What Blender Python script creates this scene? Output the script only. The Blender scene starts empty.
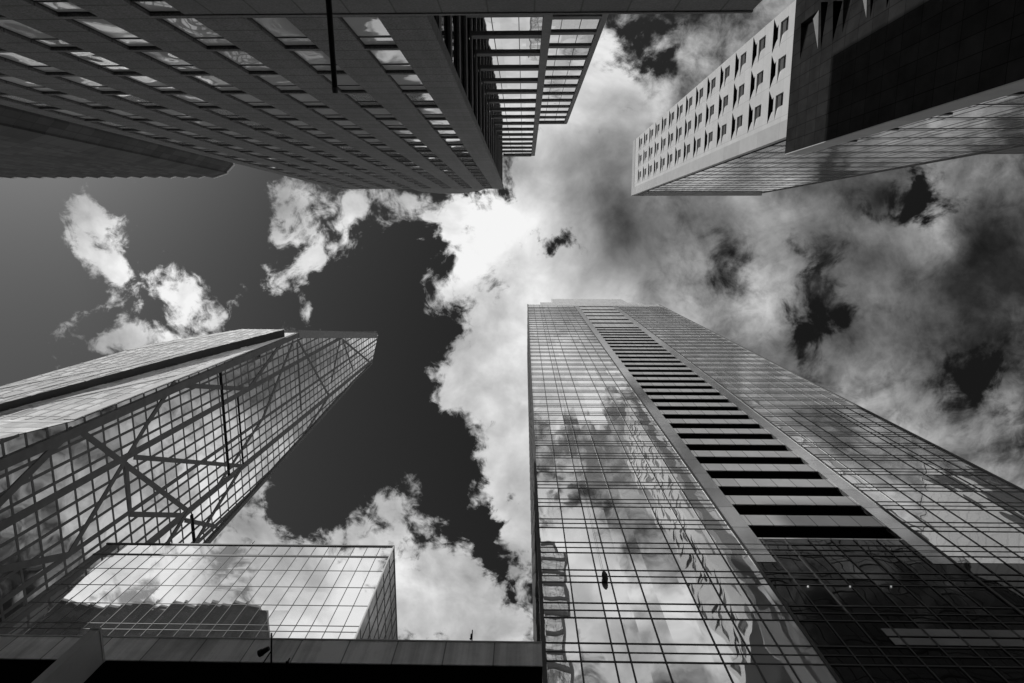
import bpy, math, random
from mathutils import Vector, Matrix
from mathutils.geometry import tessellate_polygon
random.seed(11)
S = bpy.context.scene
COL = S.collection
V = Vector
R = math.radians

# ------------------------------------------------------------------ camera
F = 610.0                     # focal length in pixels at 1024 wide
ZX, ZY = 524.5, 236.0         # where the zenith falls in the picture
CX, CY = 512.0, 341.5
_z = V((ZX-CX, CY-ZY, -F)).normalized()
_x = (V((1, 0, 0)) - _z.x*_z).normalized()
_y = _z.cross(_x)
ROT = Matrix((_x, _y, _z))
def sight(px, py):
    """direction seen at a photo position, as metres sideways per metre up"""
    d = ROT @ V((px-CX, CY-py, -F))
    return d.x/d.z, d.y/d.z
def seen(X, Y, Z):
    c = ROT.transposed() @ V((X, Y, Z))
    if c.z > -0.01: return None
    return CX+F*c.x/-c.z, CY-F*c.y/-c.z
cam = bpy.data.cameras.new('camera')
cam.sensor_width = 36; cam.lens = F/1024*36; cam.clip_end = 6000; cam.clip_start = 0.05
co = bpy.data.objects.new('camera', cam); COL.objects.link(co)
co.matrix_world = ROT.to_4x4()
S.camera = co
GZ = -1.6                     # the ground lies 1.6 m below the lens

# ------------------------------------------------------------------ node helpers
class NT:
    def __init__(s, tree):
        s.t = tree; s.n = tree.nodes; s.l = tree.links
    def put(s, sock, v):
        if v is None: return
        if hasattr(v, 'is_output') or isinstance(v, bpy.types.NodeSocket): s.l.new(v, sock)
        else: sock.default_value = v
    def math(s, op, a, b=None, c=None, clamp=False):
        n = s.n.new('ShaderNodeMath'); n.operation = op; n.use_clamp = clamp
        for i, v in enumerate((a, b, c)): s.put(n.inputs[i], v)
        return n.outputs[0]
    def vm(s, op, a, b=None, scale=None):
        n = s.n.new('ShaderNodeVectorMath'); n.operation = op
        s.put(n.inputs[0], a)
        if b is not None: s.put(n.inputs[1], b)
        if scale is not None: s.put(n.inputs['Scale'], scale)
        return n.outputs['Value'] if op in ('LENGTH', 'DOT_PRODUCT') else n.outputs[0]
    def noise(s, vec, scale, detail=2, rough=.5, dist=0, col=False, lac=2.0):
        n = s.n.new('ShaderNodeTexNoise')
        if vec is not None: s.put(n.inputs['Vector'], vec)
        n.inputs['Scale'].default_value = scale; n.inputs['Detail'].default_value = detail
        n.inputs['Roughness'].default_value = rough; n.inputs['Distortion'].default_value = dist
        n.inputs['Lacunarity'].default_value = lac
        return n.outputs['Color'] if col else n.outputs['Fac']
    def maprange(s, v, a, b, c, d, smooth=False):
        n = s.n.new('ShaderNodeMapRange')
        n.interpolation_type = 'SMOOTHSTEP' if smooth else 'LINEAR'
        s.put(n.inputs[0], v)
        for i, q in zip((1, 2, 3, 4), (a, b, c, d)): s.put(n.inputs[i], q)
        return n.outputs[0]
    def sep(s, v):
        n = s.n.new('ShaderNodeSeparateXYZ'); s.put(n.inputs[0], v); return n.outputs
    def comb(s, x, y, z):
        n = s.n.new('ShaderNodeCombineXYZ')
        for i, q in enumerate((x, y, z)): s.put(n.inputs[i], q)
        return n.outputs[0]
    def mixf(s, f, a, b):
        n = s.n.new('ShaderNodeMix'); n.data_type = 'FLOAT'
        s.put(n.inputs[0], f); s.put(n.inputs[2], a); s.put(n.inputs[3], b)
        return n.outputs[0]
    def white(s, vec):
        n = s.n.new('ShaderNodeTexWhiteNoise'); n.noise_dimensions = '3D'
        s.put(n.inputs['Vector'], vec); return n.outputs
def new_mat(name):
    m = bpy.data.materials.new(name); m.use_nodes = True
    t = NT(m.node_tree); p = t.n['Principled BSDF']
    return m, t, p
def pos(t):
    return t.n.new('ShaderNodeNewGeometry')

def plain(name, g, rough=.6, var=.15, scale=1.0, metal=0.0, grain=0.0, spec=.5):
    m, t, p = new_mat(name)
    ge = pos(t)
    n = t.noise(ge.outputs['Position'], scale, 5, .6)
    k = t.maprange(n, .3, .7, 1-var, 1+var)
    if grain:
        n2 = t.noise(ge.outputs['Position'], 14, 2, .7)
        k = t.math('MULTIPLY', k, t.maprange(n2, .3, .7, 1-grain, 1+grain))
    v = t.math('MULTIPLY', k, g)
    t.l.new(t.comb(v, v, v), p.inputs['Base Color'])
    p.inputs['Roughness'].default_value = rough; p.inputs['Metallic'].default_value = metal
    p.inputs['Specular IOR Level'].default_value = spec
    return m

def panelled(name, g, ax, size, off, joint=.04, rough=.6, var=.12, tone=.12, grain=.1, jdark=.35, metal=0.0, spec=.5, streak=0.0):
    """cladding with joints every size metres along two world axes; each panel its own tone"""
    m, t, p = new_mat(name)
    ge = pos(t); s3 = t.sep(ge.outputs['Position'])
    cells = []; line = None
    for a, sz, of in zip(ax, size, off):
        q = t.math('DIVIDE', t.math('SUBTRACT', s3[a], of), sz)
        fl = t.math('FLOOR', q); fr = t.math('SUBTRACT', q, fl)
        cells.append(fl)
        e = t.math('MULTIPLY', t.math('MINIMUM', fr, t.math('SUBTRACT', 1.0, fr)), sz)
        line = e if line is None else t.math('MINIMUM', line, e)
    if len(cells) == 1: cells.append(0.0)
    w = t.white(t.comb(cells[0], cells[1], 3.3))[0]
    n = t.noise(ge.outputs['Position'], .35, 5, .6)
    k = t.math('MULTIPLY', t.maprange(w, 0, 1, 1-tone, 1+tone), t.maprange(n, .3, .7, 1-var, 1+var))
    if grain:
        n2 = t.noise(ge.outputs['Position'], 9, 3, .75)
        k = t.math('MULTIPLY', k, t.maprange(n2, .3, .7, 1-grain, 1+grain))
    if streak:
        sv = t.vm('MULTIPLY', ge.outputs['Position'], (1.3, 1.3, .05))
        k = t.math('MULTIPLY', k, t.maprange(t.noise(sv, 1, 4, .6), .3, .7, 1-streak, 1+streak))
    j = t.maprange(line, joint*.4, joint, jdark, 1.0)
    v = t.math('MULTIPLY', t.math('MULTIPLY', k, j), g)
    t.l.new(t.comb(v, v, v), p.inputs['Base Color'])
    p.inputs['Roughness'].default_value = rough; p.inputs['Metallic'].default_value = metal
    p.inputs['Specular IOR Level'].default_value = spec
    return m

def glazing(name, g, cell, off, tilt=.012, wave=.02, wscale=.25, rough=.015, var=.15, stretch=(1, 1, 1), diffuse=0.0, wave2=0.0, w2scale=.8, blinds=0.0, amp=None, lean=None):
    """coated glass: every pane leans a little and bulges a little, so its reflection breaks from pane to pane"""
    m, t, p = new_mat(name)
    ge = pos(t)
    q = t.vm('DIVIDE', t.vm('SUBTRACT', ge.outputs['Position'], off), cell)
    fl = t.vm('FLOOR', q)
    wn = t.white(fl)
    rnd = t.vm('SCALE', t.vm('SUBTRACT', wn[1], (.5, .5, .5)), scale=tilt*2)
    pv = t.vm('MULTIPLY', ge.outputs['Position'], stretch)
    pv2 = t.vm('ADD', pv, t.vm('SCALE', wn[1], scale=17.0))
    nz = t.noise(pv2, wscale, 1, .4, col=True)
    wv = t.vm('SCALE', t.vm('SUBTRACT', nz, (.5, .5, .5)), scale=wave*2)
    if lean: rnd = t.vm('ADD', rnd, lean)
    if amp: wv = t.vm('MULTIPLY', wv, amp)
    add = t.vm('ADD', rnd, wv)
    if wave2:
        nz2 = t.noise(pv, w2scale, 2, .5, col=True)
        add = t.vm('ADD', add, t.vm('SCALE', t.vm('SUBTRACT', nz2, (.5, .5, .5)), scale=wave2*2))
    nrm = t.vm('NORMALIZE', t.vm('ADD', ge.outputs['Normal'], add))
    t.l.new(nrm, p.inputs['Normal'])
    k = t.maprange(wn[0], 0, 1, g*(1-var), g*(1+var))
    t.l.new(t.comb(k, k, k), p.inputs['Base Color'])
    p.inputs['Metallic'].default_value = 1-diffuse; p.inputs['Roughness'].default_value = rough
    if blinds:     # some panes have a pale blind drawn behind them
        bl = t.maprange(wn[0], .6, .85, 1-blinds, 1-diffuse)
        t.l.new(bl, p.inputs['Metallic'])
    return m

M = {}
M['granite'] = panelled('granite_courses', .185, (2,), (5.55/3,), (38.27,), joint=.07, rough=.75, tone=.06, grain=.5, jdark=.4, streak=.12)
M['granite_base'] = panelled('granite_base_panels', .2, (0,), (2.05,), (.4,), joint=.05, rough=.75, tone=.08, grain=.25, jdark=.5)
M['granite_plain'] = plain('granite_plain', .2, .75, .12, .5, grain=.22)
M['win_frame'] = plain('window_frame_dark', .02, .5)
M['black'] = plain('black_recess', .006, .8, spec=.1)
M['gran_glass'] = glazing('granite_window_glass', .95, (4.65, 3.0, 5.55), (-9.7, .3, 32.5), tilt=.008, wave=.03, wscale=.45, var=.08, diffuse=.35, blinds=.65, lean=(.15, 0, .05))
M['wing_glass'] = glazing('wing_window_glass', .85, (2.3, 50, 5.6), (.1, .3, 55.7), tilt=.004, wave=.012, wscale=.5, var=.08)
M['serr'] = panelled('dark_stone_panels', .048, (0, 2), (4.15, 3.4), (0, 1), joint=.12, rough=.7, tone=.4, var=.25, grain=.1, jdark=.6)
M['white'] = panelled('white_cladding', .47, (1, 2), (6.1, 9.72), (-32.0, 1.9), joint=.05, rough=.95, tone=.04, var=.06, grain=.02, jdark=.7, spec=0)
M['white_edge'] = panelled('white_edge_cladding', .38, (2,), (9.72,), (1.9,), joint=.06, rough=.95, tone=.05, var=.06, grain=.02, jdark=.7, spec=0)
M['grey_panel'] = plain('grey_infill_panel', .10, .95, .1, spec=0)
M['dark_glass'] = glazing('dark_window_glass', .03, (3, 3, 3), (.1, .1, .1), var=.3)
M['dark_panel'] = panelled('dark_metal_panels', .024, (1, 2), (1.75, 3.1), (-12.44, 98.0), joint=.05, rough=.95, tone=.13, var=.25, grain=0, jdark=.3, spec=0)
M['white_glass'] = glazing('pale_curtain_glass', .97, (8.4, 60, 9.3), (44.4, -50, 85.8), tilt=.006, wave=.01, wscale=.2, var=.03, diffuse=.2, lean=(-.07, 0, 0))
M['bar_dark'] = plain('mullion_dark', .035, .45, .2, .4, spec=.4)
M['bar_mid'] = plain('mullion_grey', .13, .6, .15, .4, spec=.15)
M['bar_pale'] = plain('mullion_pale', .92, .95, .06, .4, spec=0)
M['tower_glass'] = glazing('tower_mirror_glass', .92, (2.07, 60, 4.4), (1.5, -50, 40.1-4.4*9-1.8), tilt=.009, wave=.022, wscale=.7, var=.08, stretch=(1, 1, .4), diffuse=.28, amp=(1, .3, .22))
M['tower_reflection_dark'] = glazing('tower_reflection_dark', .06, (1.97, 60, 4.25), (18.9, -50, 1.0), tilt=.008, wave=.010, wscale=.4, var=.35)
M['tower_side'] = glazing('tower_side_glass', .30, (9, 1.4, 4.25), (-3, .1, 1), tilt=.03, wave=.06, wscale=.6, rough=.08, var=.4, diffuse=.3)
M['spandrel'] = panelled('spandrel_panels', .68, (0,), (1.97,), (18.9,), joint=.06, rough=.3, tone=.08, var=.08, grain=0, jdark=.3, metal=.35)
M['strip'] = panelled('pale_metal_strip', .62, (2,), (4.25,), (1.0,), joint=.07, rough=.08, tone=.1, var=.06, grain=0, jdark=.3, metal=.8)
M['crown'] = panelled('crown_panels', .72, (0, 2), (2.07, 4.25), (1.5, 1.0), joint=.07, rough=.35, tone=.05, var=.05, grain=0, jdark=.8, metal=.2)
M['cry_glass'] = glazing('crystal_glass', .85, (60, 2.796, 4.68), (-100, 36.0, .36), tilt=.008, wave=.012, wscale=.25, var=.14)
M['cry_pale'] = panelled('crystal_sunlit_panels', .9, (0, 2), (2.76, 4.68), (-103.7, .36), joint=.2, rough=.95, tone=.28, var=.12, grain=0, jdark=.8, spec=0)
M['cry_roof'] = plain('crown_screen', .25, .9, .1, spec=0)
M['block_glass'] = glazing('block_mirror_glass', .86, (2.1, 60, 4.4), (-21.2, -50, 92.2), tilt=.0042, wave=.005, wscale=.2, var=.04, diffuse=.04)
M['block_side'] = glazing('block_side_glass', .85, (60, 2.1, 4.4), (-60, .2, 92.2), tilt=.01, wave=.03, wscale=.5, var=.15, rough=.12, diffuse=.6)
M['fascia'] = panelled('fascia_panels', .85, (0,), (2.9,), (1.2,), joint=.05, rough=.45, tone=.16, var=.25, grain=.06, jdark=.35, streak=.28)
M['soffit'] = plain('canopy_shade', .012, .8, spec=.15)
M['fin'] = plain('fin_stone', .55, .6, .1, .5)
M['pole'] = plain('black_paint', .012, .45, spec=.3)
M['concrete'] = plain('roof_concrete', .28, .85, .2, .3)
M['far_stone'] = panelled('far_tower_stone', .09, (0, 2), (3.2, 4.0), (0, 0), joint=.5, rough=.6, tone=.2, jdark=.3)
lamp_m, lt, lp = new_mat('lamp_light')
lp.inputs['Base Color'].default_value = (.8, .8, .8, 1); lp.inputs['Emission Color'].default_value = (1, 1, 1, 1); lp.inputs['Emission Strength'].default_value = .28
M['lamp'] = lamp_m
M['row'] = panelled('row_panels', .16, (0,), (1.97,), (18.9,), joint=.08, rough=.4, tone=.2, var=.2, grain=.1, jdark=.3)
M['sliver'] = plain('sunlit_sliver_grey', .22, .95, .1, spec=0)
M['cry_bar'] = plain('crystal_bar_grey', .15, .7, .15, .4, spec=.1)

# ------------------------------------------------------------------ object helpers
ORG = {}
class MB:
    def __init__(s): s.v = []; s.f = []
    def box(s, x0, x1, y0, y1, z0, z1):
        b = len(s.v)
        s.v += [(x0,y0,z0),(x1,y0,z0),(x1,y1,z0),(x0,y1,z0),(x0,y0,z1),(x1,y0,z1),(x1,y1,z1),(x0,y1,z1)]
        s.f += [tuple(b+i for i in q) for q in ((0,3,2,1),(4,5,6,7),(0,1,5,4),(1,2,6,5),(2,3,7,6),(3,0,4,7))]
        return s
    def face(s, *pts):
        b = len(s.v); s.v += [tuple(p) for p in pts]; s.f.append(tuple(range(b, b+len(pts)))); return s
    def prism(s, poly, lift):
        """poly: closed list of 3D points, lift: vector to the other end"""
        b = len(s.v); n = len(poly); L = V(lift)
        s.v += [tuple(p) for p in poly] + [tuple(V(p)+L) for p in poly]
        s.f.append(tuple(range(b, b+n))[::-1]); s.f.append(tuple(range(b+n, b+2*n)))
        for i in range(n):
            j = (i+1) % n; s.f.append((b+i, b+j, b+n+j, b+n+i))
        return s
    def bar(s, a, c, w, nrm, d0, d1):
        """flat bar from a to c, w wide, standing from d0 to d1 along nrm"""
        a = V(a); c = V(c); nrm = V(nrm); t = (c-a).normalized(); q = t.cross(nrm).normalized()*w/2
        poly = [a-q+nrm*d0, a+q+nrm*d0, c+q+nrm*d0, c-q+nrm*d0]
        return s.prism(poly, nrm*(d1-d0))
    def tube(s, a, c, r0, r1, n=12):
        a = V(a); c = V(c); t = (c-a).normalized()
        u = t.orthogonal().normalized(); w = t.cross(u); b = len(s.v)
        for p, r in ((a, r0), (c, r1)):
            for i in range(n):
                an = 2*math.pi*i/n; s.v.append(tuple(p+(u*math.cos(an)+w*math.sin(an))*r))
        for i in range(n):
            j = (i+1) % n; s.f.append((b+i, b+j, b+n+j, b+n+i))
        s.f.append(tuple(range(b, b+n))[::-1]); s.f.append(tuple(range(b+n, b+2*n)))
        return s
    def holed(s, outer, holes):
        tris = tessellate_polygon([[V(p) for p in outer]]+[[V(p) for p in h] for h in holes])
        flat = list(outer)+[p for h in holes for p in h]; b = len(s.v)
        s.v += [tuple(p) for p in flat]; s.f += [tuple(b+i for i in t) for t in tris]
        return s
    def build(s, name, mat, parent=None, origin=None, bevel=0):
        po = ORG.get(parent.name, V((0,0,0))) if parent else V((0,0,0))
        o_ = V(origin) if origin is not None else po
        me = bpy.data.meshes.new(name)
        me.from_pydata([tuple(V(p)-o_) for p in s.v], [], s.f); me.update()
        me.materials.append(mat)
        ob = bpy.data.objects.new(name, me); COL.objects.link(ob)
        if parent: ob.parent = parent
        ob.location = o_-po; ORG[ob.name] = o_
        if bevel:
            bv = ob.modifiers.new('bevel', 'BEVEL'); bv.width = bevel; bv.segments = 2
        return ob
def tag(o, label, cat, group=None):
    o['label'] = label; o['category'] = cat
    if group: o['group'] = group
    return o
def thing(name, label, cat, loc, group=None):
    o = bpy.data.objects.new(name, None); COL.objects.link(o); o.location = loc
    o.empty_display_size = 1; ORG[o.name] = V(loc)
    return tag(o, label, cat, group)
def setting(ob, kind='structure'):
    ob['kind'] = kind; return ob
def copy_part(src, parent, loc):
    c = src.copy(); COL.objects.link(c); c.parent = parent; c.location = loc
    for ch in src.children:
        d = ch.copy(); COL.objects.link(d); d.parent = c
    return c

# ------------------------------------------------------------------ ground, street
gm = plain('ground_paving', .22, .85, .2, .1)
am = plain('asphalt', .05, .9, .25, .6, grain=.3)
pm_ = panelled('pavement_slabs', .3, (0, 1), (.9, .9), (0, 0), joint=.02, rough=.85, tone=.1)
wp = plain('road_paint', .75, .7, .1, 2)
setting(MB().face((-3000,-3000,GZ-.15),(3000,-3000,GZ-.15),(3000,3000,GZ-.15),(-3000,3000,GZ-.15)).build('ground', gm))
setting(MB().face((-600,-4.5,GZ-.146),(600,-4.5,GZ-.146),(600,17,GZ-.146),(-600,17,GZ-.146)).build('road', am))
mk = MB()
for i in range(-60, 60):
    for y in (2.6, 9.8): mk.face((i*9,y,GZ-.142),(i*9+3,y,GZ-.142),(i*9+3,y+.14,GZ-.142),(i*9,y+.14,GZ-.142))
setting(mk.build('road_markings', wp))
for y0, y1 in ((-9.6, -4.8), (17.3, 23.9)):
    setting(MB().box(-600,600,y0,y1,GZ-.3,GZ).build('pavement', pm_))
for y0 in (-4.8, 17.0):
    setting(MB().box(-600,600,y0,y0+.3,GZ-.3,GZ-.004).build('kerb', M['concrete']))

# ------------------------------------------------------------------ granite tower
HG = 145.6; YG = -10.8; XL, XR = -43.7, -4.9
PITCH = 5.55; SILL0 = 38.27-PITCH
g = thing('granite_tower', 'massive dark granite office tower with columns of deep-set windows and stepped ribbon-window wing', 'building', (-24, -20, GZ))
cols = [(-9.40-4.65*i, -7.38-4.65*i) for i in range(8)]
ks = list(range(-6, 20))
wall = MB()
edges = [XL]+[e for c in reversed(cols) for e in c]+[XR]
for i in range(0, len(edges), 2):
    wall.box(edges[i], edges[i+1], YG-.6, YG, GZ, HG)
for x0, x1 in cols:
    zs = [SILL0+PITCH*k for k in ks]
    wall.box(x0, x1, YG-.6, YG, GZ, zs[0])
    for k, z in zip(ks, zs):
        top = z+PITCH if k < ks[-1] else HG
        wall.box(x0, x1, YG-.6, YG, z+PITCH-.36, top)
wall.build('wall', M['granite'], g)
MB().box(XL, XR-.6, -48, YG-.6, GZ, HG-.5).build('core', M['black'], g)
# windows: the largest hundred in the picture one by one, the far rest as one object
WW = 2.02; WH = PITCH-.36
pane = MB().face((0,0,0),(WW,0,0),(WW,0,WH),(0,0,WH))
fr = MB()
for a in (0, WW-.07): fr.box(a, a+.07, .004, .04, 0, WH)
fr.box(.07, WW-.07, .004, .045, WH-1.55, WH-1.45); fr.box(.07, WW-.07, .004, .05, WH-.07, WH); fr.box(.07, WW-.07, .004, .05, 0, .1)
lst = []
for x0, x1 in cols:
    for k in ks:
        z = SILL0+PITCH*k
        q = seen((x0+x1)/2, YG, z+WH/2)
        if q and -30 < q[0] < 1054 and -14 < q[1] < 700: lst.append((z, x0))
lst.sort()
near, rest = lst[:98], lst[98:]
proto = None
for z, x0 in near:
    loc = V((x0, YG-.2, z))-ORG[g.name]
    if proto is None:
        proto = bpy.data.objects.new('window', bpy.data.meshes.new('window'))
        proto.data.from_pydata(pane.v, [], pane.f); proto.data.materials.append(M['gran_glass'])
        COL.objects.link(proto); proto.parent = g; proto.location = loc
        fo = bpy.data.objects.new('frame', bpy.data.meshes.new('frame'))
        fo.data.from_pydata(fr.v, [], fr.f); fo.data.materials.append(M['win_frame'])
        COL.objects.link(fo); fo.parent = proto
    else: copy_part(proto, g, loc)
far = MB()
nearset = set((round(z, 2), round(x, 2)) for z, x in near)
for x0, x1 in cols:
    for k in ks:
        z = SILL0+PITCH*k
        if (round(z, 2), round(x0, 2)) not in nearset:
            far.face((x0,YG-.2,z),(x1,YG-.2,z),(x1,YG-.2,z+WH),(x0,YG-.2,z+WH))
setting(far.build('window', M['gran_glass'], g), 'stuff')
# side wall and stepped wing with ribbon windows
Y1, Y2 = -18.1, -25.2; X1, X2 = 2.3, 9.6; FP = 5.62; Z0 = 55.7
MB().box(XR-.6, XR, -11.6, YG-.6, GZ, HG).build('corner_pier', M['granite'], g)
fl = [Z0+FP*k for k in range(-9, 16)]
MB().box(XR-1.2, X1, Y1-1.6, Y1-1.0, GZ, HG-1).build('core', M['black'], g)
MB().box(X1-.2, X2, Y2-1.6, Y2-1.0, GZ, HG-1).build('core', M['black'], g)
gl = MB(); gl.face((XR-.2,Y1-.2,GZ),(X1-.5,Y1-.2,GZ),(X1-.5,Y1-.2,HG-1.2),(XR-.2,Y1-.2,HG-1.2))
gl.build('ribbon_glass', M['wing_glass'], g)
MB().face((X1-.5,Y2-.2,GZ),(X2-.5,Y2-.2,GZ),(X2-.5,Y2-.2,HG-1.2),(X1-.5,Y2-.2,HG-1.2)).build('ribbon_glass', M['wing_glass'], g)
MB().face((XR-.25,-11.6,GZ),(XR-.25,Y1-.2,GZ),(XR-.25,Y1-.2,HG-1.2),(XR-.25,-11.6,HG-1.2)).build('side_glass', M['dark_glass'], g)
for z in fl:                       # z = foot of the glass; band lies under it
    b = MB()
    b.box(XR-.2, XR+.0, Y1+.0, -11.65, z-1.55, z-.55)
    b.box(XR-.2, X1-.8, Y1-.2, Y1-.003, z-1.55, z-.55)
    b.build('spandrel_band', M['granite_plain'], g)
    MB().box(X1+.001, X2-.7, Y2-.2, Y2, z-1.55, z-.55).build('spandrel_band', M['granite_plain'], g)
    MB().box(XR-.19, X1-.8, Y1-.19, Y1-.12, z-.548, z-.2).build('transom', M['win_frame'], g)
    MB().box(X1+.001, X2-.7, Y2-.19, Y2-.12, z-.548, z-.2).build('transom', M['win_frame'], g)
    MB().box(XR-.22, XR-.12, Y1+.02, -11.65, z-.548, z-.2).build('transom', M['win_frame'], g)
dv = MB()
for x in (-2.9, -.55): dv.box(x-.035, x+.035, Y1-.19, Y1-.15, GZ, HG-1.3)
for x in (4.4, 6.7): dv.box(x-.035, x+.035, Y2-.19, Y2-.15, GZ, HG-1.3)
dv.build('glazing_bar', M['win_frame'], g)
MB().box(X1-.8, X1, Y1-.9, Y1+.06, GZ, HG-.8).build('wing_pier', M['granite_plain'], g)
MB().box(X2-.7, X2, Y2-.9, Y2+.06, GZ, HG-.8).build('wing_pier', M['granite_plain'], g)
MB().box(XR, X1-.8, Y1-.8, Y1+.1, HG-1.2, HG).build('parapet', M['granite_plain'], g)
MB().box(X1+.01, X2-.1, Y2-.8, Y2+.1, HG-1.2, HG).build('parapet', M['granite_plain'], g)
ph = MB()
poly = [(-37,-14.8,HG-1),(-31,-13.0,HG-1),(-25,-12.35,HG-1),(-19,-12.35,HG-1),(-13,-13.2,HG-1),(-9,-15.2,HG-1),(-9,-30,HG-1),(-37,-30,HG-1)]
ph.prism(poly, (0,0,40)); ph.build('penthouse', M['granite_plain'], g)

# granite base wall that stands in front of the tower's foot
b = thing('forecourt_wall', 'plain granite wall with vertical joints standing in front of the granite tower', 'wall', (-2, -10.2, GZ))
MB().box(-15.3, 10.0, -10.75, -9.8, GZ, 29.2).build('panel', M['granite_base'], b)
MB().box(-15.3, 10.05, -10.77, -9.75, 29.2, 29.4).build('coping', M['granite_plain'], b)
# flagpole
fp = thing('flagpole', 'bare black flagpole sticking straight out over the street from the granite base', 'flagpole', (-4.4, -9.8, 14.6))
MB().tube((-4.45,-9.7,14.4), (-4.45,-3.42,15.0), .082, .062, 16).build('pole', M['pole'], fp)
MB().tube((-4.45,-3.42,15.0), (-4.45,-3.3,15.012), .075, .06, 16).build('end_cap', M['bar_mid'], fp)
MB().box(-4.7, -4.2, -9.8, -9.66, 14.05, 14.75).build('wall_bracket', M['pole'], fp)

# ------------------------------------------------------------------ serrated dark tower
HS = 177.0
s_ = thing('serrated_tower', 'dark stone tower with saw-toothed front edge beyond the granite tower', 'building', (-120, -40, GZ))
poly = [(-82.0,-60,GZ),(-82.0,-19.8,GZ),(-84.0,-17.9,GZ)]
x = -84.0
while x > -190:
    poly += [(x, -17.5, GZ), (x-4.15, -16.2, GZ)]; x -= 4.15
poly += [(x, -60, GZ)]
MB().prism(poly, (0,0,HS-GZ-1.0)).build('wall', M['serr'], s_)
cp = [(p[0], p[1]+(.12 if p[1] > -50 else 0), HS-1.0) for p in poly]
MB().prism(cp, (0,0,1.0)).build('coping', M['fin'], s_)

# ------------------------------------------------------------------ white slab tower
HW = 254.0; XW = 43.2; YW = -16.1; YB = -37.2; XE = 94.8
w = thing('white_tower', 'tall white slab tower with wedge-shaped folded windows and a pale glass front', 'building', (69, -26, GZ))
wl = MB(); holes = []; pieces = []
D = .6; DA = .55; DB = .32
PA = 9.72
zA = [192.5+PA*k for k in range(-16, 6)]
ycs = (-34.4, -28.5, -22.6)
wallp = MB()
vis = []
def shape_A(X, yc, z):
    return [(X,yc-2.7,z),(X,yc-1.15,z-2.2),(X,yc+1.15,z-2.2),(X,yc+3.0,z)]
def shape_B(X, yc, z):
    return [(X,yc-1.2,z-3.1),(X,yc-1.2,z-6.3),(X,yc+.95,z-6.3),(X,yc+.95,z-4.8),(X,yc+2.9,z-3.1)]
for z in zA:
    for yc in ycs:
        holes += [shape_A(XW, yc, z), shape_B(XW, yc, z)]; vis.append((z, yc))
def reveal_A(mb, yc, z):
    A = shape_A(-DA, yc, z); zt, zb = z, z-2.2
    mb.face(A[0], A[1], (0,yc-1.15,zt)); mb.face(A[3], A[2], (0,yc+1.15,zt))
    mb.face(A[1], A[2], (0,yc+1.15,zb), (0,yc-1.15,zb))
    return mb
def soffit_shade_A(mb, yc, z):  # soffit and jambs in black: the slit's shade is put into the colour
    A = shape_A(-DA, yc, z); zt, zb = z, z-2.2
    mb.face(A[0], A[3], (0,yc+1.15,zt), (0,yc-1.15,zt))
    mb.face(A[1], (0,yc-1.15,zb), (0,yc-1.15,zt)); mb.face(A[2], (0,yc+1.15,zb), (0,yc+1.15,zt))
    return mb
def reveal_B(mb, yc, z):
    B = shape_B(-DB, yc, z); bt, bm, bb = z-3.1, z-4.8, z-6.3
    mb.face(B[0], B[1], (0,yc-1.2,bb), (0,yc-1.2,bt)); mb.face(B[1], B[2], (0,yc+.95,bb), (0,yc-1.2,bb))
    mb.face(B[2], B[3], (0,yc+.95,bm), (0,yc+.95,bb))
    mb.face(B[3], B[4], (0,yc+.95,bt)); mb.face(B[3], (0,yc+.95,bm), (0,yc+.95,bt))
    mb.face(B[0], B[4], (0,yc+.95,bt), (0,yc-1.2,bt))
    return mb
# one wall strip per storey keeps the holes simple to cut
zc = [GZ]+[z+1.7 for z in zA]+[HW]
for k in range(len(zc)-1):
    hs = [h for h in holes if zc[k] < h[0][2] < zc[k+1]]
    wallp.holed([(XW,YB,zc[k]),(XW,YW,zc[k]),(XW,YW,zc[k+1]),(XW,YB,zc[k+1])], hs)
wallp.face((XW,YB,GZ),(XW,YB,HW),(XE,YB,HW),(XE,YB,GZ))
wallp.build('side_wall', M['white'], w)
pr = MB(); pr.box(XW+D+.03, XE-1, YB+.6, YW-2.0, GZ, HW-.6); pr.build('core', M['black'], w)
gA = MB().face((0,-1.15,-2.2),(0,1.15,-2.2),(0,1.15,0),(0,-1.15,0))
gB = MB().face((0,-1.2,-6.3),(0,.95,-6.3),(0,.95,-4.8),(0,-1.2,-4.8))
gP = MB().box(-.06, .0, -1.2, .95, -4.797, -3.1)
pA = pB = None
sel = sorted([(z, yc) for z, yc in vis if z > 95])
for z, yc in sel:
    loc = V((XW+DA, yc, z))-ORG[w.name]; loB = V((XW+DB, yc, z))-ORG[w.name]
    if pA is None:
        def raw(nm, mb, mat, par, lo):
            me = bpy.data.meshes.new(nm); me.from_pydata(mb.v, [], mb.f); me.materials.append(mat)
            o = bpy.data.objects.new(nm, me); COL.objects.link(o); o.parent = par; o.location = lo; return o
        pA = raw('slit_window', gA, M['dark_glass'], w, loc); raw('reveal', reveal_A(MB(), 0, 0), M['white'], pA, (0,0,0)); raw('soffit_shade', soffit_shade_A(MB(), 0, 0), M['black'], pA, (0,0,0))
        pB = raw('window', gB, M['dark_glass'], w, loB); raw('infill_panel', gP, M['grey_panel'], pB, (0,0,0)); raw('reveal', reveal_B(MB(), 0, 0), M['white'], pB, (0,0,0))
    else:
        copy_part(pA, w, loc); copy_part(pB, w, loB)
low = MB()
for z, yc in vis:
    if z <= 95:
        low.face((XW+D,yc-1.15,z-2.2),(XW+D,yc+1.15,z-2.2),(XW+D,yc+1.15,z),(XW+D,yc-1.15,z))
        low.face((XW+D,yc-1.2,z-6.3),(XW+D,yc+.95,z-6.3),(XW+D,yc+.95,z-3.1),(XW+D,yc-1.2,z-3.1))
setting(low.build('window', M['dark_glass'], w), 'stuff')
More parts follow.
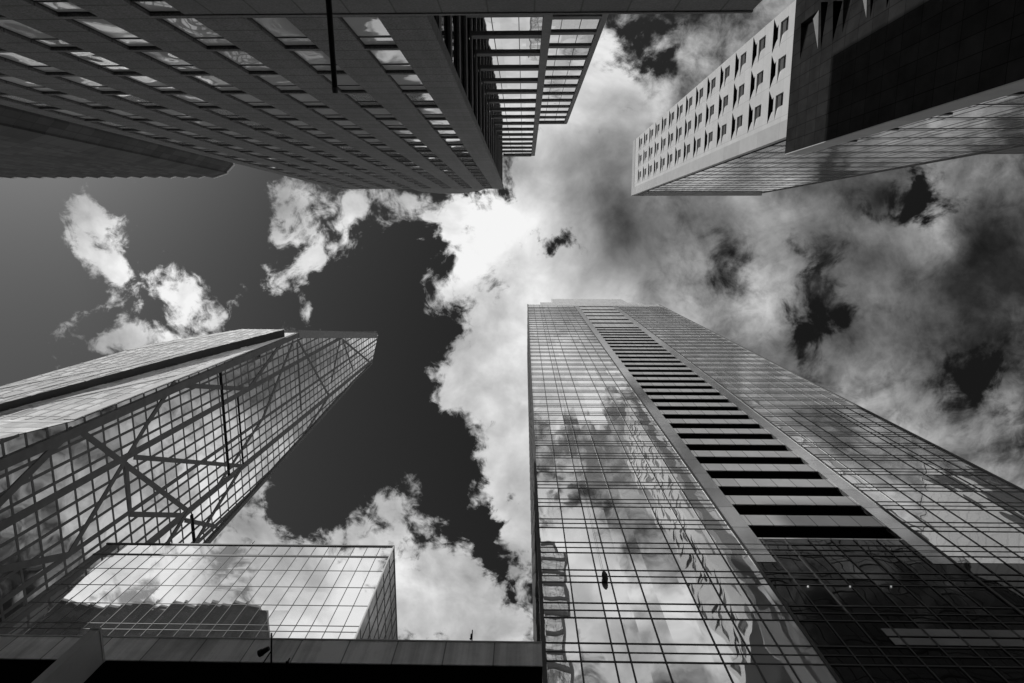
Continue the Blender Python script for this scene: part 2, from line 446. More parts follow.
# front frame, dark gap and glass front
f1 = MB(); f1.box(XW+.003, XW+.9, YW-1.2, YW, GZ, HW-1.3); f1.box(XW+.003, XE+.2, YW-1.4, YW+.15, HW-1.3, HW)
MB().box(XW-.14, XW-.003, -18.9, YW, GZ, HW-.01).build('edge_band', M['white_edge'], w)
MB().box(XW-.1, XW-.003, YB, -18.91, HW-5.5, HW-.01).build('edge_band', M['white_edge'], w)
f1.build('front_frame', M['white_edge'], w)
MB().face((XW+.9,YW-1.15,GZ),(XW+4.6,YW-1.15,GZ),(XW+4.6,YW-1.15,HW-1.3),(XW+.9,YW-1.15,HW-1.3)).build('shadow_gap', M['black'], w)
YF = -17.1
MB().face((XW+4.4,YF,GZ),(XE,YF,GZ),(XE,YF,HW-1.31),(XW+4.4,YF,HW-1.31)).build('front_glass', M['white_glass'], w)
gb = MB(); z = 85.8-9.3*9; i = 0
while z < HW-3:
    if z > 0:
        gb.box(XW+3.4, XE, YF-.05, YF+.07, z-.16, z+.16); gb.box(XW+4.4, XE, YF-.05, YF+.03, z+1.55, z+1.67)
    z += 9.3
gb.build('transom', M['bar_dark'], w)
gv = MB(); x = XW+2.0; n = 0
while x < XE:
    for dx in (4.6, 6.5, 8.4):
        if x+dx < XE: gv.box(x+dx-.07, x+dx+.07, YF-.05, YF+.035, GZ, HW-1.35)
    x += 8.4
gv.build('mullion', M['bar_dark'], w)
MB().box(XE, XE+.25, YF-1.0, YF+.31, GZ, HW-1.3).build('corner_trim', M['bar_mid'], w)
MB().box(XW+.5, XE-.5, YB+.5, YW-1.5, HW-.5, HW-.1).build('roof', M['concrete'], w)

# ------------------------------------------------------------------ dark panelled block in front of the white tower
XD, YD, HD = 40.0, -12.44, 98.2
d = thing('dark_panel_block', 'black square-panelled block with pale front edge and wedge recesses, beside the white tower', 'building', (42, -40, GZ))
dk = MB(); rv = MB(); dhs = []; pale = MB()
def yz(px, py):
    p = sight(px, py); Z = XD/p[0]; return (XD, p[1]*Z, Z)
for k in range(7):
    for j in range(4):
        dz = -12.0*k; dy = -8.6*j
        if j == 0 and k == 0: pass
        A = [(XD,-30.35+dy,95.9+dz),(XD,-25.2+dy,95.3+dz),(XD,-25.1+dy,89.6+dz),(XD,-30.35+dy,90.4+dz)]
        B = [(XD,-31.2+dy,90.0+dz),(XD,-30.5+dy,87.9+dz),(XD,-24.8+dy,88.9+dz)]
        Cc = [(XD,-30.1+dy,86.5+dz),(XD,-29.2+dy,83.9+dz),(XD,-24.8+dy,85.7+dz)]
        dhs += [A, B, Cc]
        rv = MB(); bk = [(XD+.75,A[0][1],A[0][2]),A[1],A[2],(XD+.75,A[3][1],A[3][2])]
        rv.face(*bk); rv.face(A[0],A[1],bk[0]); rv.face(A[3],A[2],bk[3]); rv.face(A[0],A[3],bk[3],bk[0])
        rv.build('tilted_panel', M['dark_panel'], d)
        MB().prism([(XD-.004,-30.3+dy,90.35+dz),(XD-.004,-29.7+dy,91.9+dz),(XD-.004,-25.2+dy,89.7+dz)], (-.06,0,0)).build('sunlit_sliver', M['sliver'], d)  # added plate, coloured pale to stand for a sunlit reveal
        for P_ in (B, Cc):
            rv = MB(); back = [(XD+.9, q[1], q[2]) for q in P_]
            for i in range(3): rv.face(P_[i], P_[(i+1) % 3], back[(i+1) % 3], back[i])
            rv.face(*back); rv.build('wedge_recess', M['black'], d)
zb_ = [GZ]+[95.9-12.0*k+1.2 for k in range(6, -1, -1)]+[HD]
for k in range(len(zb_)-1):
    hs = [h for h in dhs if zb_[k] < h[0][2] <= zb_[k+1]]
    dk.holed([(XD,-62,zb_[k]),(XD,YD,zb_[k]),(XD,YD,zb_[k+1]),(XD,-62,zb_[k+1])], hs)
dk.face((XD,-62,GZ),(XW-.3,-62,GZ),(XW-.3,-62,HD),(XD,-62,HD)); dk.face((XD,-62,HD),(XW-.3,-62,HD),(XW-.3,YD,HD),(XD,YD,HD))
dk.face((XW-.3,-62,GZ),(XW-.3,YD,GZ),(XW-.3,YD,HD),(XW-.3,-62,HD))
dk.build('panel_wall', M['dark_panel'], d)
MB().box(XD+.004, XW-.32, YD, YD+.12, GZ, HD-.01).build('edge_trim', M['white_edge'], d)
MB().box(XW-.29, XW+.95, YD-1.2, YD-.35, GZ, HD-.6).build('shadow_gap', M['black'], d)
br = MB()
for k in range(10): br.box(XW-.28, XW+1.6, YD-.34, YD-.1, 2.8+9.3*k, 3.5+9.3*k)
br.build('bracket', M['bar_dark'], d)

# ------------------------------------------------------------------ mirror glass tower (centre right)
YC = 26.0; XA, XB = 1.3, 51.6; HC = 234.0; BP = 4.4; B0 = 40.1-BP*9
c = thing('mirror_glass_tower', 'tall mirror-glass office tower with a dark ladder of slots up its front', 'building', (26, 37, GZ))
sl, sr = (18.8, 20.45), (33.0, 34.7)
gl = MB()
gl.face((XA,YC,GZ),(sl[0],YC,GZ),(sl[0],YC,HC-4),(XA,YC,HC-4))
gl.face((sr[1],YC,46.2),(XB,YC,46.2),(XB,YC,HC-4),(sr[1],YC,HC-4))
gl.build('front_glass', M['tower_glass'], c)
MB().face((sl[1],YC+.02,GZ),(sr[0],YC+.02,GZ),(sr[0],YC+.02,49.9),(sl[1],YC+.02,49.9)).build('dark_reflection_glass', M['tower_reflection_dark'], c)  # all lower panes: dark reflections put into the glass colour
for a in (sl, sr):
    MB().box(a[0], a[1], YC-.02, YC+.4, 46.0, HC-4).build('panel_strip', M['strip'], c)
    MB().face((a[0],YC+.02,GZ),(a[1],YC+.02,GZ),(a[1],YC+.02,46),(a[0],YC+.02,46)).build('dark_reflection_glass', M['tower_reflection_dark'], c)
MB().face((sr[1],YC+.02,GZ),(XB,YC+.02,GZ),(XB,YC+.02,46.2),(sr[1],YC+.02,46.2)).build('dark_reflection_glass', M['tower_reflection_dark'], c)
slots = []
z = 50.1
while z < 174: slots.append((z, z+2.35)); z += BP
slots += [(q, q+2.7) for q in (182.4, 190.5, 199.5, 208.2, 216.2, 226.0)]
MB().face((sl[1],YC+1.6,48),(sr[0],YC+1.6,48),(sr[0],YC+1.6,HC-1),(sl[1],YC+1.6,HC-1)).build('slot_back', M['black'], c)
prev = 49.9
for z0, z1 in slots:
    MB().box(sl[1], sr[0], YC, YC+.1, prev, z0).build('spandrel', M['spandrel'], c)
    lv = MB()
    lv.box(sl[1], sr[0], YC+.103, YC+1.5, prev+.02, z0-.02)
    for q in range(3): lv.box(sl[1], sr[0], YC+.9+.01*q, YC+1.4, z0+.45+.6*q, z0+.53+.6*q)
    lv.build('louvre', M['black'], c)
    prev = z1
MB().box(sl[1], sr[0], YC, YC+1.5, prev, HC-4).build('spandrel', M['spandrel'], c)
hb = MB(); k = 0
z = B0
while z < HC-5:
    for q, (dz, wd) in enumerate(((0, .11), (-.87, .07), (-1.73, .10))):
        zz_ = z+dz
        if zz_ < 1: continue
        for xa, xb in ((XA, sl[0]), (sr[1], XB)):
            hb.box(xa, xb, YC-.035-.003*q, YC+.05, zz_-wd/2, zz_+wd/2)
        if zz_ < 49: hb.box(sl[0], sr[1], YC-.03-.003*q, YC+.05, zz_-wd/2, zz_+wd/2)
    z += BP
hb.build('transom', M['bar_dark'], c)
vb = MB()
left = [3.6, 5.7, 6.7, 8.85, 12.4, 14.35, 16.4]
for x in left: vb.box(x-.05, x+.05, YC-.055, YC+.05, GZ, HC-4)
for x in left: vb.box(53.2-x-.05, 53.2-x+.05, YC-.055, YC+.05, GZ, HC-4)
for x in (sl[0]-.1, sr[1]+.1): vb.box(x-.11, x+.11, YC-.09, YC+.05, GZ, HC-4)
x = sl[0]+1.97
while x < sr[1]-.5: vb.box(x-.045, x+.045, YC-.05, YC+.05, GZ, 49.8); x += 1.97
vb.build('mullion', M['bar_dark'], c)
sp = MB()
for z0, z1 in ((35.9, 36.6), (36.8, 37.55)): sp.box(24.0, XB-.3, YC-.05, YC+.01, z0, z1)
sp.box(46.0, XB-.3, YC-.05, YC+.01, 40.2, 40.95)
sp.build('spandrel_row', M['row'], c)
MB().box(XB-.12, XB+.2, YC-.16, YC+.6, GZ, HC).build('corner_trim', M['bar_mid'], c)
MB().box(XA-.14, XA+.14, YC-.17, YC+.3, GZ, HC).build('corner_trim', M['bar_mid'], c)
MB().face((XA,YC+.3,GZ),(XA,48,GZ),(XA,48,HC),(XA,YC+.3,HC)).build('side_glass', M['tower_side'], c)
sm = MB()
for i in range(1, 8): sm.box(XA-.12, XA+.05, YC+i*2.7-.06, YC+i*2.7+.06, GZ, HC)
z = B0
while z < HC: 
    if z > 0: sm.box(XA-.08, XA+.05, YC+.3, 48, z-.07, z+.07)
    z += BP
sm.build('side_mullion', M['bar_mid'], c)
cr = MB(); cr.box(XA, XB, YC-.03, YC+8, HC-4, HC); cr.build('crown', M['crown'], c)
MB().box(6.3, 45.8, YC-.035, YC+7, HC+.004, 241.5).build('crown_step', M['crown'], c)
MB().box(11.3, 40.6, YC-.04, YC+6, 241.504, 255.0).build('crown_step', M['crown'], c)
MB().box(XA+.1, XB-.1, YC+1.7, 48, GZ, HC-.5).build('core', M['black'], c)
for q in ((808,587),(850,587),(891,587)):
    p = sight(*q); Z = YC/p[1]
    MB().tube((p[0]*Z, YC-.10, Z), (p[0]*Z, YC+.01, Z), .05, .07, 10).build('ceiling_lamp', M['lamp'], c)
p = sight(605, 574); Z = (YC-.5)/p[1]; X = p[0]*Z
u = thing('hanging_cradle', 'small dark rounded cradle hanging on the mirror tower front', 'cradle', (X, YC-.27, Z))
cb = MB()
for k in range(6):
    a0, a1 = -1+k/3, -1+(k+1)/3
    cb.tube((X,YC-.27,Z+a0*.75), (X,YC-.27,Z+a1*.75), .21*math.sqrt(max(.12,1-a0*a0)), .24*math.sqrt(max(.12,1-a1*a1)), 12)
cb.build('body', M['pole'], u)
MB().box(X-.05, X+.05, YC-.2, YC-.057, Z-.1, Z+.1).build('bracket', M['bar_dark'], u)
MB().tube((X,YC-.27,Z+.6), (X,YC-.3,HC-3), .012, .012, 6).build('cable', M['bar_dark'], u)

# ------------------------------------------------------------------ crystalline braced tower (left)
XK = -71.2
k_ = thing('crystal_tower', 'faceted glass tower with slanted top and dark diagonal braces across its grid face', 'building', (-90, 48, GZ))
poly = [(30.0,187.5),(47.5,292.0),(58.9,277.7),(60.2,246.0),(60.9,237.8),(68.3,126.1),(73.5,GZ),(25.5,GZ),(27.3,78.0),(28.9,91.6)]
P3 = lambda y, z, dx=0.0: (XK+dx, y, z)
MB().face(*[P3(*q) for q in poly]).build('grid_glass', M['cry_glass'], k_)
bk = MB(); bk.prism([P3(y+(.5 if y < 31 else 0), z, -.05) for y, z in poly], (-14,0,0)); bk.build('body', M['cry_roof'], k_)
def clip(a, b_):
    """pieces of segment a-b inside the facet"""
    ts = [0, 1]; n = len(poly); dx, dz = b_[0]-a[0], b_[1]-a[1]
    for i in range(n):
        p, q = poly[i], poly[(i+1) % n]; ex, ez = q[0]-p[0], q[1]-p[1]
        den = dx*ez-dz*ex
        if abs(den) < 1e-9: continue
        t = ((p[0]-a[0])*ez-(p[1]-a[1])*ex)/den; u_ = ((p[0]-a[0])*dz-(p[1]-a[1])*dx)/den
        if 0 < t < 1 and 0 <= u_ <= 1: ts.append(t)
    ts.sort(); out = []
    for t0, t1 in zip(ts, ts[1:]):
        if t1-t0 < 1e-4: continue
        m_ = (t0+t1)/2; y, z = a[0]+dx*m_, a[1]+dz*m_; ins = False
        for i in range(n):
            p, q = poly[i], poly[(i+1) % n]
            if (p[1] > z) != (q[1] > z) and y < (q[0]-p[0])*(z-p[1])/(q[1]-p[1])+p[0]: ins = not ins
        if ins: out.append(((a[0]+dx*t0, a[1]+dz*t0), (a[0]+dx*t1, a[1]+dz*t1)))
    return out
N = (1, 0, 0)
def strut(mb, a, b_, w, d):
    for p, q in clip(a, b_): mb.bar(P3(*p), P3(*q), w, N, -.04, d)
mv = MB()
for i in range(-3, 20):
    y = 30.0+2.33*i
    if i % 4 == 0: continue
    strut(mv, (y, GZ), (y, 300), .46, .05)
mv.build('mullion', M['cry_bar'], k_)
mh = MB(); z = .3
while z < 290: strut(mh, (0, z), (100, z), .40, .04); z += 3.9
mh.build('transom', M['cry_bar'], k_)
for y, wd in ((39.0, 1.25), (49.2, .8), (57.6, 1.5), (66.0, .9)):
    m_ = MB(); strut(m_, (y, GZ), (y, 300), wd, .065); m_.build('column', M['cry_bar'], k_)
dia = [((30.1,91.9),(57.5,120.0),.85),((34.7,110),(49.3,86.9),.7),((39.8,104.8),(57.3,145.2),.75),((40,102.5),(49,102.1),.8),
       ((49.6,102),(57,117),.8),((58.9,118.6),(66.6,131),.75),((32.3,188),(57.6,214.8),.7),((33.1,187),(54.8,186.9),.6),
       ((32,184),(49,159),.7),((49,159),(57.6,132),.6),((40.3,235),(56.8,273),.7),((40.7,235),(55,247),.5),((40,231),(53.4,218),.6),
       ((30,120),(39,152),.85),((39,152),(30.5,176),.8),((34.7,110),(28,122),.7),((49.2,86.9),(39,60),.8),((30,91),(39,68),.9),((57.5,120),(66,98),.7),((57.6,214.8),(63,190),.6),((57.6,145),(66,120),.6)]
for i, (a, b_, wd) in enumerate(dia):
    m_ = MB(); strut(m_, a, b_, wd*1.25, .08+.004*i); m_.build('brace', M['cry_bar'], k_)
ed = MB()
def edge(a, b_, w, d): ed.bar(P3(*a), P3(*b_), w, N, -.03, d)
edge((30.6,GZ),(30.6,187.5),1.5,.46); edge((68.0,126.1),(60.6,237.8),1.0,.47); edge((73.1,GZ),(68.0,126.1),1.0,.45); edge((60.7,237.8),(59.9,246),.7,.43); edge((59.9,246),(58.7,277.7),.5,.42)
ed.build('edge_trim', M['cry_bar'], k_)
tp = MB(); tp.bar(P3(30.4,188.0), P3(47.3,289.2), 2.6, N, -.02, .5); tp.build('top_screen', M['cry_roof'], k_)
tq = MB(); tq.prism([(XK-1.2,29.7,190.5),(XK-1.2,46.3,296),(XK-1.2,46.3,288),(XK-1.2,31,188)], (-12,0,0)); tq.build('roof_screen', M['cry_roof'], k_)
for (z, y0, y1, hh) in ((138.3,31.2,57,.42),(145.8,39.4,57,.24),(121.2,58.9,66,.42)):
    MB().box(XK+.0, XK+.14, y0, y1, z-hh, z+hh).build('louvre_slot', M['black'], k_)
# pale sunlit facets facing the street
def yf(z):
    for (y0, z0), (y1, z1) in (((30.0,187.5),(28.9,91.6)),((28.9,91.6),(27.3,78.0)),((27.3,78.0),(25.5,GZ))):
        if z >= z1: return y0+(y1-y0)*(z0-z)/(z0-z1)
    return 25.5
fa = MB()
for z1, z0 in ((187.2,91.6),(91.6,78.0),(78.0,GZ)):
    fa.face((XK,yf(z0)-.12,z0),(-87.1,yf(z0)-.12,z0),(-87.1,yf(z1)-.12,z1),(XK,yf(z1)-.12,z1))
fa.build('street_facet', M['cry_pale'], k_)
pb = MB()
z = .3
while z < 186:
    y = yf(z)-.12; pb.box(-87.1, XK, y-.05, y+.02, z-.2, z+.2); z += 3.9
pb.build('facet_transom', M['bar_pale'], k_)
for i in range(0, 7):
    X = XK-1.1-i*2.3
    MB().bar((X,yf(92)-.12,92), (X,yf(186)-.12,186.5), .5 if i else 1.8, (0,-1,0), -.03, .06+.05*(i == 0)).build('facet_mullion', M['bar_pale'], k_)
for (xa, za), (xb, zb) in (((-72,152),(-85,182)),((-85,100),(-72,130))):
    MB().bar((xa,yf(za)-.12,za), (xb,yf(zb)-.12,zb), 1.4, (0,-1,0), -.02, .16).build('facet_brace', M['bar_pale'], k_)
XM = -87.2; YM = 27.5
m1 = [(-97.6,GZ),(XM,GZ),(-87.1,96.5),(-78.8,143.9),(-71.6,178.5),(-84.6,179),(-97.0,152)]
MB().box(-97.5, XM-.1, YM+2.4, 60, GZ, 150).build('rear_mass', M['cry_roof'], k_)
MB().prism([(x, YM+.03, z) for x, z in m1], (0,2.3,0)).build('leaning_blade', M['cry_roof'], k_)
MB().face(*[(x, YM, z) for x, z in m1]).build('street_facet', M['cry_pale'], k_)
nw = MB()
for (xa, za), (xb, zb) in zip(m1[1:4], m1[2:5]): nw.face((xa+.04,YM-.02,za),(xb+.04,YM-.02,zb),(xb+.04,YM+2.36,zb),(xa+.04,YM+2.36,za))
nw.build('notch_wall', M['bar_dark'], k_)
poly_keep = poly; poly = m1
def bladebar(nm, a, b_, w, d):
    for p, q in clip(a, b_):
        MB().bar((p[0],YM,p[1]), (q[0],YM,q[1]), w, (0,-1,0), -.02, d).build(nm, M['bar_pale'], k_)
z = 4.2
pm = MB()
while z < 178:
    for p, q in clip((-120, z), (-60, z)): pm.bar((p[0],YM,p[1]), (q[0],YM,q[1]), .42, (0,-1,0), -.02, .06)
    z += 3.9
pm.build('facet_transom', M['bar_pale'], k_)
for i in range(1, 14): bladebar('facet_mullion', (-97.6+i*1.9+.013, -5), (-97.6+i*1.9, 200), .42, .075)
for a, b_ in (((-99,100),(-86,128)),((-99,140),(-84,174)),((-90,100),(-80,150))): bladebar('facet_brace', a, b_, 1.2, .14)
poly = poly_keep
# the whole tower is set out at 1:1.2 and stands that much farther off
for ch in k_.children:
    ch.data.transform(Matrix.Scale(1.2, 4))
k_.location = k_.location*1.2

# ------------------------------------------------------------------ glass block (lower left)
YK = 50.0; HB = 92.2; BL, BR = -68.6, -21.2
q = thing('glass_block', 'lower pale mirror-glass block with a flat roof behind the long grey canopy', 'building', (-45, 62, GZ))
MB().face((BL,YK,GZ),(BR,YK,GZ),(BR,YK,HB-.3),(BL,YK,HB-.3)).build('front_glass', M['block_glass'], q)
MB().face((BR,YK,GZ),(BR,78,GZ),(BR,78,HB-.3),(BR,YK,HB-.3)).build('side_glass', M['block_side'], q)
bm_ = MB(); x = BR-2.1
while x > BL: bm_.box(x-.035, x+.035, YK-.05, YK+.03, GZ, HB-.35); x -= 2.1
bm_.build('mullion', M['bar_mid'], q)
bt = MB(); z = 88.7
bt.box(BL, BR, YK-.07, YK+.03, 88.55, 88.95)
for z in (84.6, 80.2, 75.8, 71.4, 70.2, 67.0, 62.6): bt.box(BL, BR, YK-.03, YK+.03, z-.06, z+.06)
bt.build('transom', M['bar_mid'], q)
sb = MB()
for i in range(1, 13): sb.box(BR-.02, BR+.08, YK+i*2.1-.05, YK+i*2.1+.05, GZ, HB-.35)
for z in (88.7, 84.6, 80.2, 75.8, 71.4, 67.0): sb.box(BR-.02, BR+.06, YK+.1, 78, z-.07, z+.07)
sb.build('side_mullion', M['bar_mid'], q)
MB().box(BL-.1, BR+.12, YK-.15, 78, HB-.3, HB).build('coping', M['bar_mid'], q)
MB().box(BR-.06, BR+.13, YK-.14, YK+.1, GZ, HB-.31).build('corner_trim', M['bar_pale'], q)
MB().box(BL, BR-.1, YK+.1, 77.9, GZ, HB-.5).build('core', M['black'], q)
p = sight(250, 543); X = p[0]*HB
r = thing('roof_antenna', 'tiny dark antenna stub on the flat roof edge of the glass block', 'antenna', (X, YK+.2, HB))
MB().tube((X,YK+.2,HB), (X,YK+.2,HB+1.6), .1, .07, 8).build('mast', M['pole'], r)
MB().box(X-.14, X+.14, YK+.06, YK+.34, HB, HB+.12).build('base_plate', M['pole'], r)

# ------------------------------------------------------------------ long canopy building along the pavement
YP = 24.0
ca = thing('long_canopy', 'long grey panelled canopy with a shaded underside along the foot of the glass block', 'canopy', (-40, 24, GZ))
MB().box(-90, 1.1, YP, YP+.06, 30.95, 32.9).build('fascia', M['fascia'], ca)
MB().box(-90, 1.12, YP-.05, YP+.6, 32.9, 33.0).build('coping', M['fin'], ca)
MB().box(-90, 1.1, YP+.065, 49.5, 30.97, 31.4).build('soffit', M['soffit'], ca)  # coloured near black for the shade under the canopy
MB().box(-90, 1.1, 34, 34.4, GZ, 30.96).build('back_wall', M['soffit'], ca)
# fin wall
fx = -.775*30.9
fi = thing('fin_wall', 'thin grey stone fin wall standing out under the long canopy', 'wall', (fx, 22.9, GZ))
MB().box(fx-.5, fx, 21.9, YP-.01, GZ, 30.7).build('blade', M['fin'], fi)
MB().box(fx-.53, fx+.03, 21.86, YP-.01, 30.7, 30.85).build('coping', M['fin'], fi)
# lamp arm on the canopy
px = -.465*30.9
la = thing('floodlight_arm', 'black floodlight on a thin arm with a stay, fixed to the canopy edge', 'floodlight', (px, YP, 30.9))
MB().tube((px,YP,30.9), (px+.1,22.2,31.0), .055, .045, 8).build('arm', M['pole'], la)
MB().tube((px-.45,YP,30.85), (px+.02,23.3,30.95), .035, .035, 6).build('stay', M['pole'], la)
hd = MB(); hd.tube((px-.05,23.05,30.85), (px-.42,23.25,30.78), .12, .17, 12); hd.tube((px-.42,23.25,30.78), (px-.6,23.33,30.74), .2, .19, 12)
hd.build('lamp_head', M['pole'], la)
sx = -.4335*31.0
sp_ = thing('spike', 'short black spike on the canopy edge beside the floodlight arm', 'rod', (sx, YP-.03, 30.95))
MB().tube((sx,YP-.06,30.9), (sx+.02,YP-.06,31.2), .045, .04, 8).build('rod', M['pole'], sp_)
MB().box(sx-.08, sx+.08, YP-.1, YP, 30.86, 30.95).build('clip', M['pole'], sp_)
sx = -.0935*32.9
sl_ = thing('sensor_arm', 'tiny dark sensor arm on the canopy top edge left of the mirror tower', 'sensor', (sx, YP, 33))
MB().tube((sx,YP,33.0), (sx+.04,23.25,33.0), .035, .03, 8).build('arm', M['pole'], sl_)
MB().tube((sx-.02,23.62,32.9), (sx-.02,23.62,33.1), .07, .07, 10).build('sensor_head', M['pole'], sl_)
MB().tube((sx-.1,23.82,32.95), (sx-.0,23.82,33.05), .06, .06, 10).build('sensor_head', M['pole'], sl_)

# ------------------------------------------------------------------ tower that shows only as a reflection
ft = thing('far_slab_tower', 'dark slab tower beyond the white tower, mirrored in the mirror tower front', 'building', (152, -40, GZ))
MB().box(135, 172, -55, -25, GZ, 197).build('wall', M['far_stone'], ft)
MB().box(134.8, 172.2, -55.2, -24.8, 197, 198).build('parapet', M['concrete'], ft)

# ------------------------------------------------------------------ light
EL, AZ = R(49), math.atan2(-.48, -.88)      # towards the sun: from the left and from the far street side
sd = V((math.cos(EL)*math.cos(AZ), math.cos(EL)*math.sin(AZ), math.sin(EL)))
sun = bpy.data.lights.new('sun', 'SUN'); sun.energy = 4.0; sun.angle = R(.5); sun.color = (1, .995, .985)
so = bpy.data.objects.new('sun', sun); COL.objects.link(so); so.rotation_euler = sd.to_track_quat('Z', 'Y').to_euler(); so.location = (0,0,400)

# ------------------------------------------------------------------ sky with broken cloud
W = bpy.data.worlds.new('World'); S.world = W; W.use_nodes = True
t = NT(W.node_tree); t.n.clear()
out = t.n.new('ShaderNodeOutputWorld'); bg = t.n.new('ShaderNodeBackground'); bg.inputs['Strength'].default_value = .1
t.l.new(bg.outputs[0], out.inputs[0])
sky = t.n.new('ShaderNodeTexSky'); sky.sky_type = 'NISHITA'; sky.sun_disc = False
sky.sun_elevation = EL; sky.sun_rotation = math.atan2(sd.x, sd.y); sky.air_density = 1; sky.dust_density = .6
sr_ = t.n.new('ShaderNodeSeparateColor'); t.l.new(sky.outputs[0], sr_.inputs[0])
tc = t.n.new('ShaderNodeTexCoord')
sx_ = t.sep(tc.outputs['Generated'])
zz = t.math('MAXIMUM', sx_[2], .06)
p0 = t.comb(t.math('DIVIDE', sx_[0], zz), t.math('DIVIDE', sx_[1], zz), 0.0)
warp = t.vm('SCALE', t.vm('SUBTRACT', t.noise(p0, 5.0, 4, .55, col=True), (.5,.5,.5)), scale=.16)
pw = t.vm('ADD', p0, warp)
warp2 = t.vm('SCALE', t.vm('SUBTRACT', t.noise(p0, 2.5, 2, .5, col=True), (.5,.5,.5)), scale=.18)
pw2 = t.vm('ADD', p0, warp2)
def blobs(vec, items, start):
    acc = start
    for px, py, rx, ry, rot, st in items:
        c_ = sight(px, py)
        e = sight(px+1, py); sc = math.hypot(e[0]-c_[0], e[1]-c_[1])
        m_ = t.n.new('ShaderNodeVectorMath'); m_.operation = 'MULTIPLY_ADD'
        ix, iy = 1/(rx*sc), 1/(ry*sc)
        t.l.new(vec, m_.inputs[0]); m_.inputs[1].default_value = (ix, iy, 0); m_.inputs[2].default_value = (-c_[0]*ix, -c_[1]*iy, 0)
        ln = t.vm('LENGTH', m_.outputs[0])
        acc = t.math('ADD', acc, t.maprange(ln, .1, 1.5, st*1.15, 0, True))
    return acc
COVER = [ # x, y, half sizes, turn, weight (photo positions of the clouds, then of the gaps)
 (840,280,330,330,0,1.8),(585,290,110,240,0,1.2),(505,270,60,75,20,.8),(480,375,45,70,20,.8),(430,214,80,26,5,1.7),(840,560,330,140,0,1.2),(508,480,42,150,0,1.3),(460,385,40,66,10,1.5),(450,300,30,40,0,.6),
 (385,550,85,60,0,1.5),(460,620,80,60,0,1.2),(250,525,60,60,-40,1.2),(440,610,90,50,0,1.1),(230,600,80,60,0,.8),(590,110,70,80,0,.6),(540,60,60,60,0,.6),
 (98,236,32,48,-25,1.2),(90,205,14,26,10,.8),(305,222,46,45,10,1.1),(300,270,38,26,0,1.0),(285,200,30,25,0,.8),(178,312,46,34,-20,1.2),(140,348,50,16,-20,1.2),(60,297,10,8,0,.8),(313,308,12,14,0,.8),
 (345,225,18,45,10,.5),(420,350,20,30,0,.3),
 (395,300,80,75,0,-1.3),(385,430,90,60,-10,-1.3),(468,425,36,24,0,-.9),(485,545,18,60,0,-1.1),(310,490,40,45,0,-1.1),(230,250,60,90,0,-.6),(30,260,40,90,0,-.5),
]
HOLES = [
 (640,46,30,24,20,-1.2),(915,196,34,20,-8,-1.9),(730,262,22,32,15,-.95),(817,325,19,50,0,-1.5),(822,262,18,26,0,-1.1),(972,388,30,34,15,-1.3),(550,240,24,18,0,-1.1),(480,205,34,14,0,-1.0),(484,548,18,60,0,-1.5),(455,470,30,24,0,-.6),(305,495,36,34,0,-1.4),(900,190,50,30,0,-.4),
]
SHADE = [
 (840,500,230,120,0,.14),
 (520,265,80,80,0,.20),(455,225,90,50,0,.16),(480,390,60,90,0,.12),(640,320,100,50,0,.12),(600,190,80,60,20,-.19),(560,350,60,60,0,.04),
 (860,260,230,190,0,-.25),(740,190,150,50,0,-.07),(1015,250,80,170,0,-.22),(700,268,45,45,10,.14),(755,308,36,55,0,.22),(880,330,50,90,0,.10),(950,215,35,45,0,.28),(890,220,30,22,0,.12),
 (690,60,60,60,0,.18),(750,40,60,60,0,.08),(600,60,40,60,0,.14),(620,125,50,35,0,-.10),(668,110,20,40,0,.10),(900,420,100,50,0,.02),(1000,440,60,60,0,-.04),(820,410,50,50,0,.10),
 (500,560,60,120,0,.02),(400,560,80,70,0,.08),(98,240,60,60,0,.14),(305,240,70,70,0,.14),(170,330,70,60,0,.16),(250,540,90,80,0,.06),
 (250,-210,300,140,0,.1),(640,-190,260,170,0,.1),
]
n1 = t.noise(p0, 9.0, 12, .62, .35)
gain = t.maprange(t.sep(p0)[0], .02, .3, 1.0, .5, True)
n1b = t.noise(p0, 3.2, 4, .55, .2)
base = t.maprange(n1b, .35, .65, -.85, -.35)
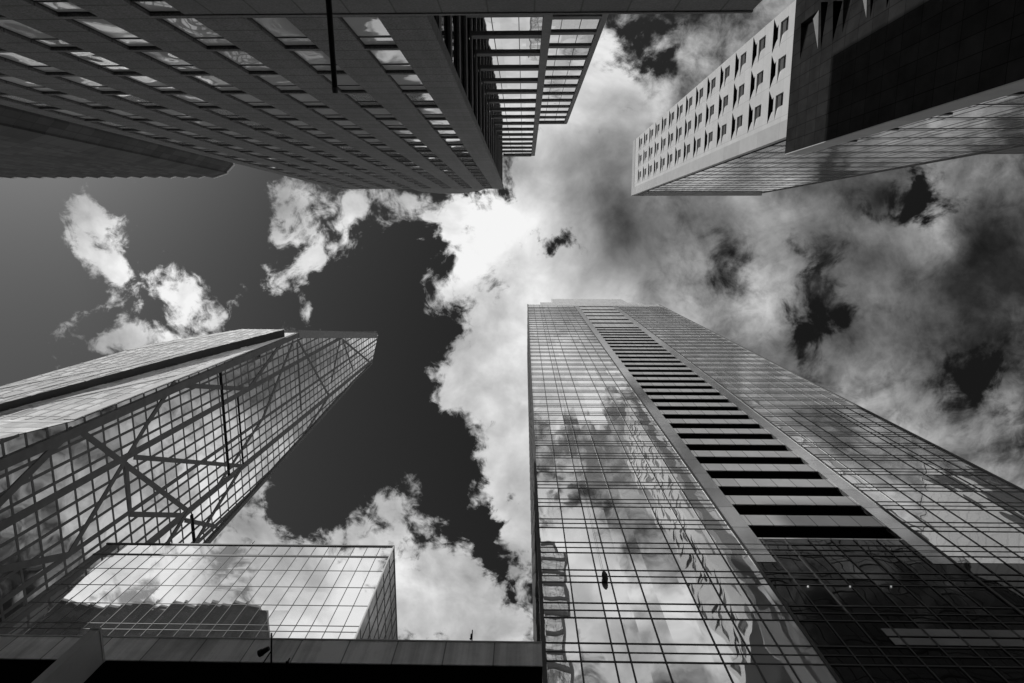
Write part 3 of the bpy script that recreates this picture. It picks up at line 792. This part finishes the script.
# beyond the pictured part of the sky the cloud simply goes on in banks
rad = t.vm('LENGTH', t.vm('SUBTRACT', p0, (0, .22, 0)))
beyond = t.maprange(t.sep(p0)[1], -.34, -.55, 0, 1.0, True)
base = t.math('ADD', base, t.math('MULTIPLY', beyond, t.maprange(n1b, .38, .58, -.1, 1.6)))
for q in ((250,-210,260,110,0,1.2),(640,-190,230,150,0,1.3),(900,-150,200,160,0,1.0)):
    base = blobs(pw, [q], base)
sidex = t.math('ADD', t.maprange(t.sep(p0)[0], .9, 1.2, 0, .9, True), t.maprange(t.sep(p0)[1], .85, 1.1, 0, .9, True))
base = t.math('ADD', base, sidex)
cf = blobs(pw, COVER, base)
warp3 = t.vm('SCALE', t.vm('SUBTRACT', t.noise(p0, 13.0, 6, .62, .4, col=True), (.5,.5,.5)), scale=.21)
cf = blobs(t.vm('ADD', p0, warp3), HOLES, cf)
cf = t.math('ADD', cf, t.math('MULTIPLY', gain, t.maprange(n1, .25, .75, -1.7, 1.7)))
n1c = t.noise(pw, 30.0, 8, .65, .5)
cf = t.math('ADD', cf, t.math('MULTIPLY', gain, t.maprange(n1c, .25, .75, -.7, .7)))
soft = t.maprange(t.sep(p0)[0], .05, .3, .95, 2.3, True)
cov = t.maprange(cf, -.1, soft, 0, 1, True)
sh = blobs(pw2, SHADE, .70)
hz_ = t.math('ADD', t.maprange(t.sep(p0)[1], .85, 1.4, 0, .30, True), t.maprange(t.sep(p0)[1], -.5, -1.0, 0, .16, True))
sh = t.math('ADD', sh, hz_)       # unseen low cloud brightened to throw more light on the street walls
n2 = t.noise(p0, 4.0, 6, .55, .3)
n3 = t.noise(p0, 14, 8, .6, .4)
sh = t.math('ADD', sh, t.maprange(n2, .3, .7, -.24, .24))
sh = t.math('ADD', sh, t.maprange(n3, .3, .7, -.06, .06))
sh = t.math('MINIMUM', t.math('MAXIMUM', sh, .22), .96)
lum = t.math('POWER', sh, 2.2)
dt = t.vm('DOT_PRODUCT', tc.outputs['Generated'], tuple(sd))
pol = t.math('MULTIPLY', t.maprange(dt, .3, .84, .30, 1.0), t.maprange(sx_[2], .99, .80, .45, .95))   # red filter: deep overhead and away from the sun
skyv = t.math('MULTIPLY', t.math('MULTIPLY', sr_.outputs[0], pol), .043)
full = t.mixf(cov, skyv, lum)
val = t.math('MULTIPLY', full, 10.0)
t.l.new(t.comb(val, val, val), bg.inputs['Color'])

S.view_settings.view_transform = 'Standard'; S.view_settings.look = 'None'
S.view_settings.exposure = 0; S.view_settings.gamma = 1
S.render.engine = 'CYCLES'
S.cycles.max_bounces = 8; S.cycles.glossy_bounces = 5
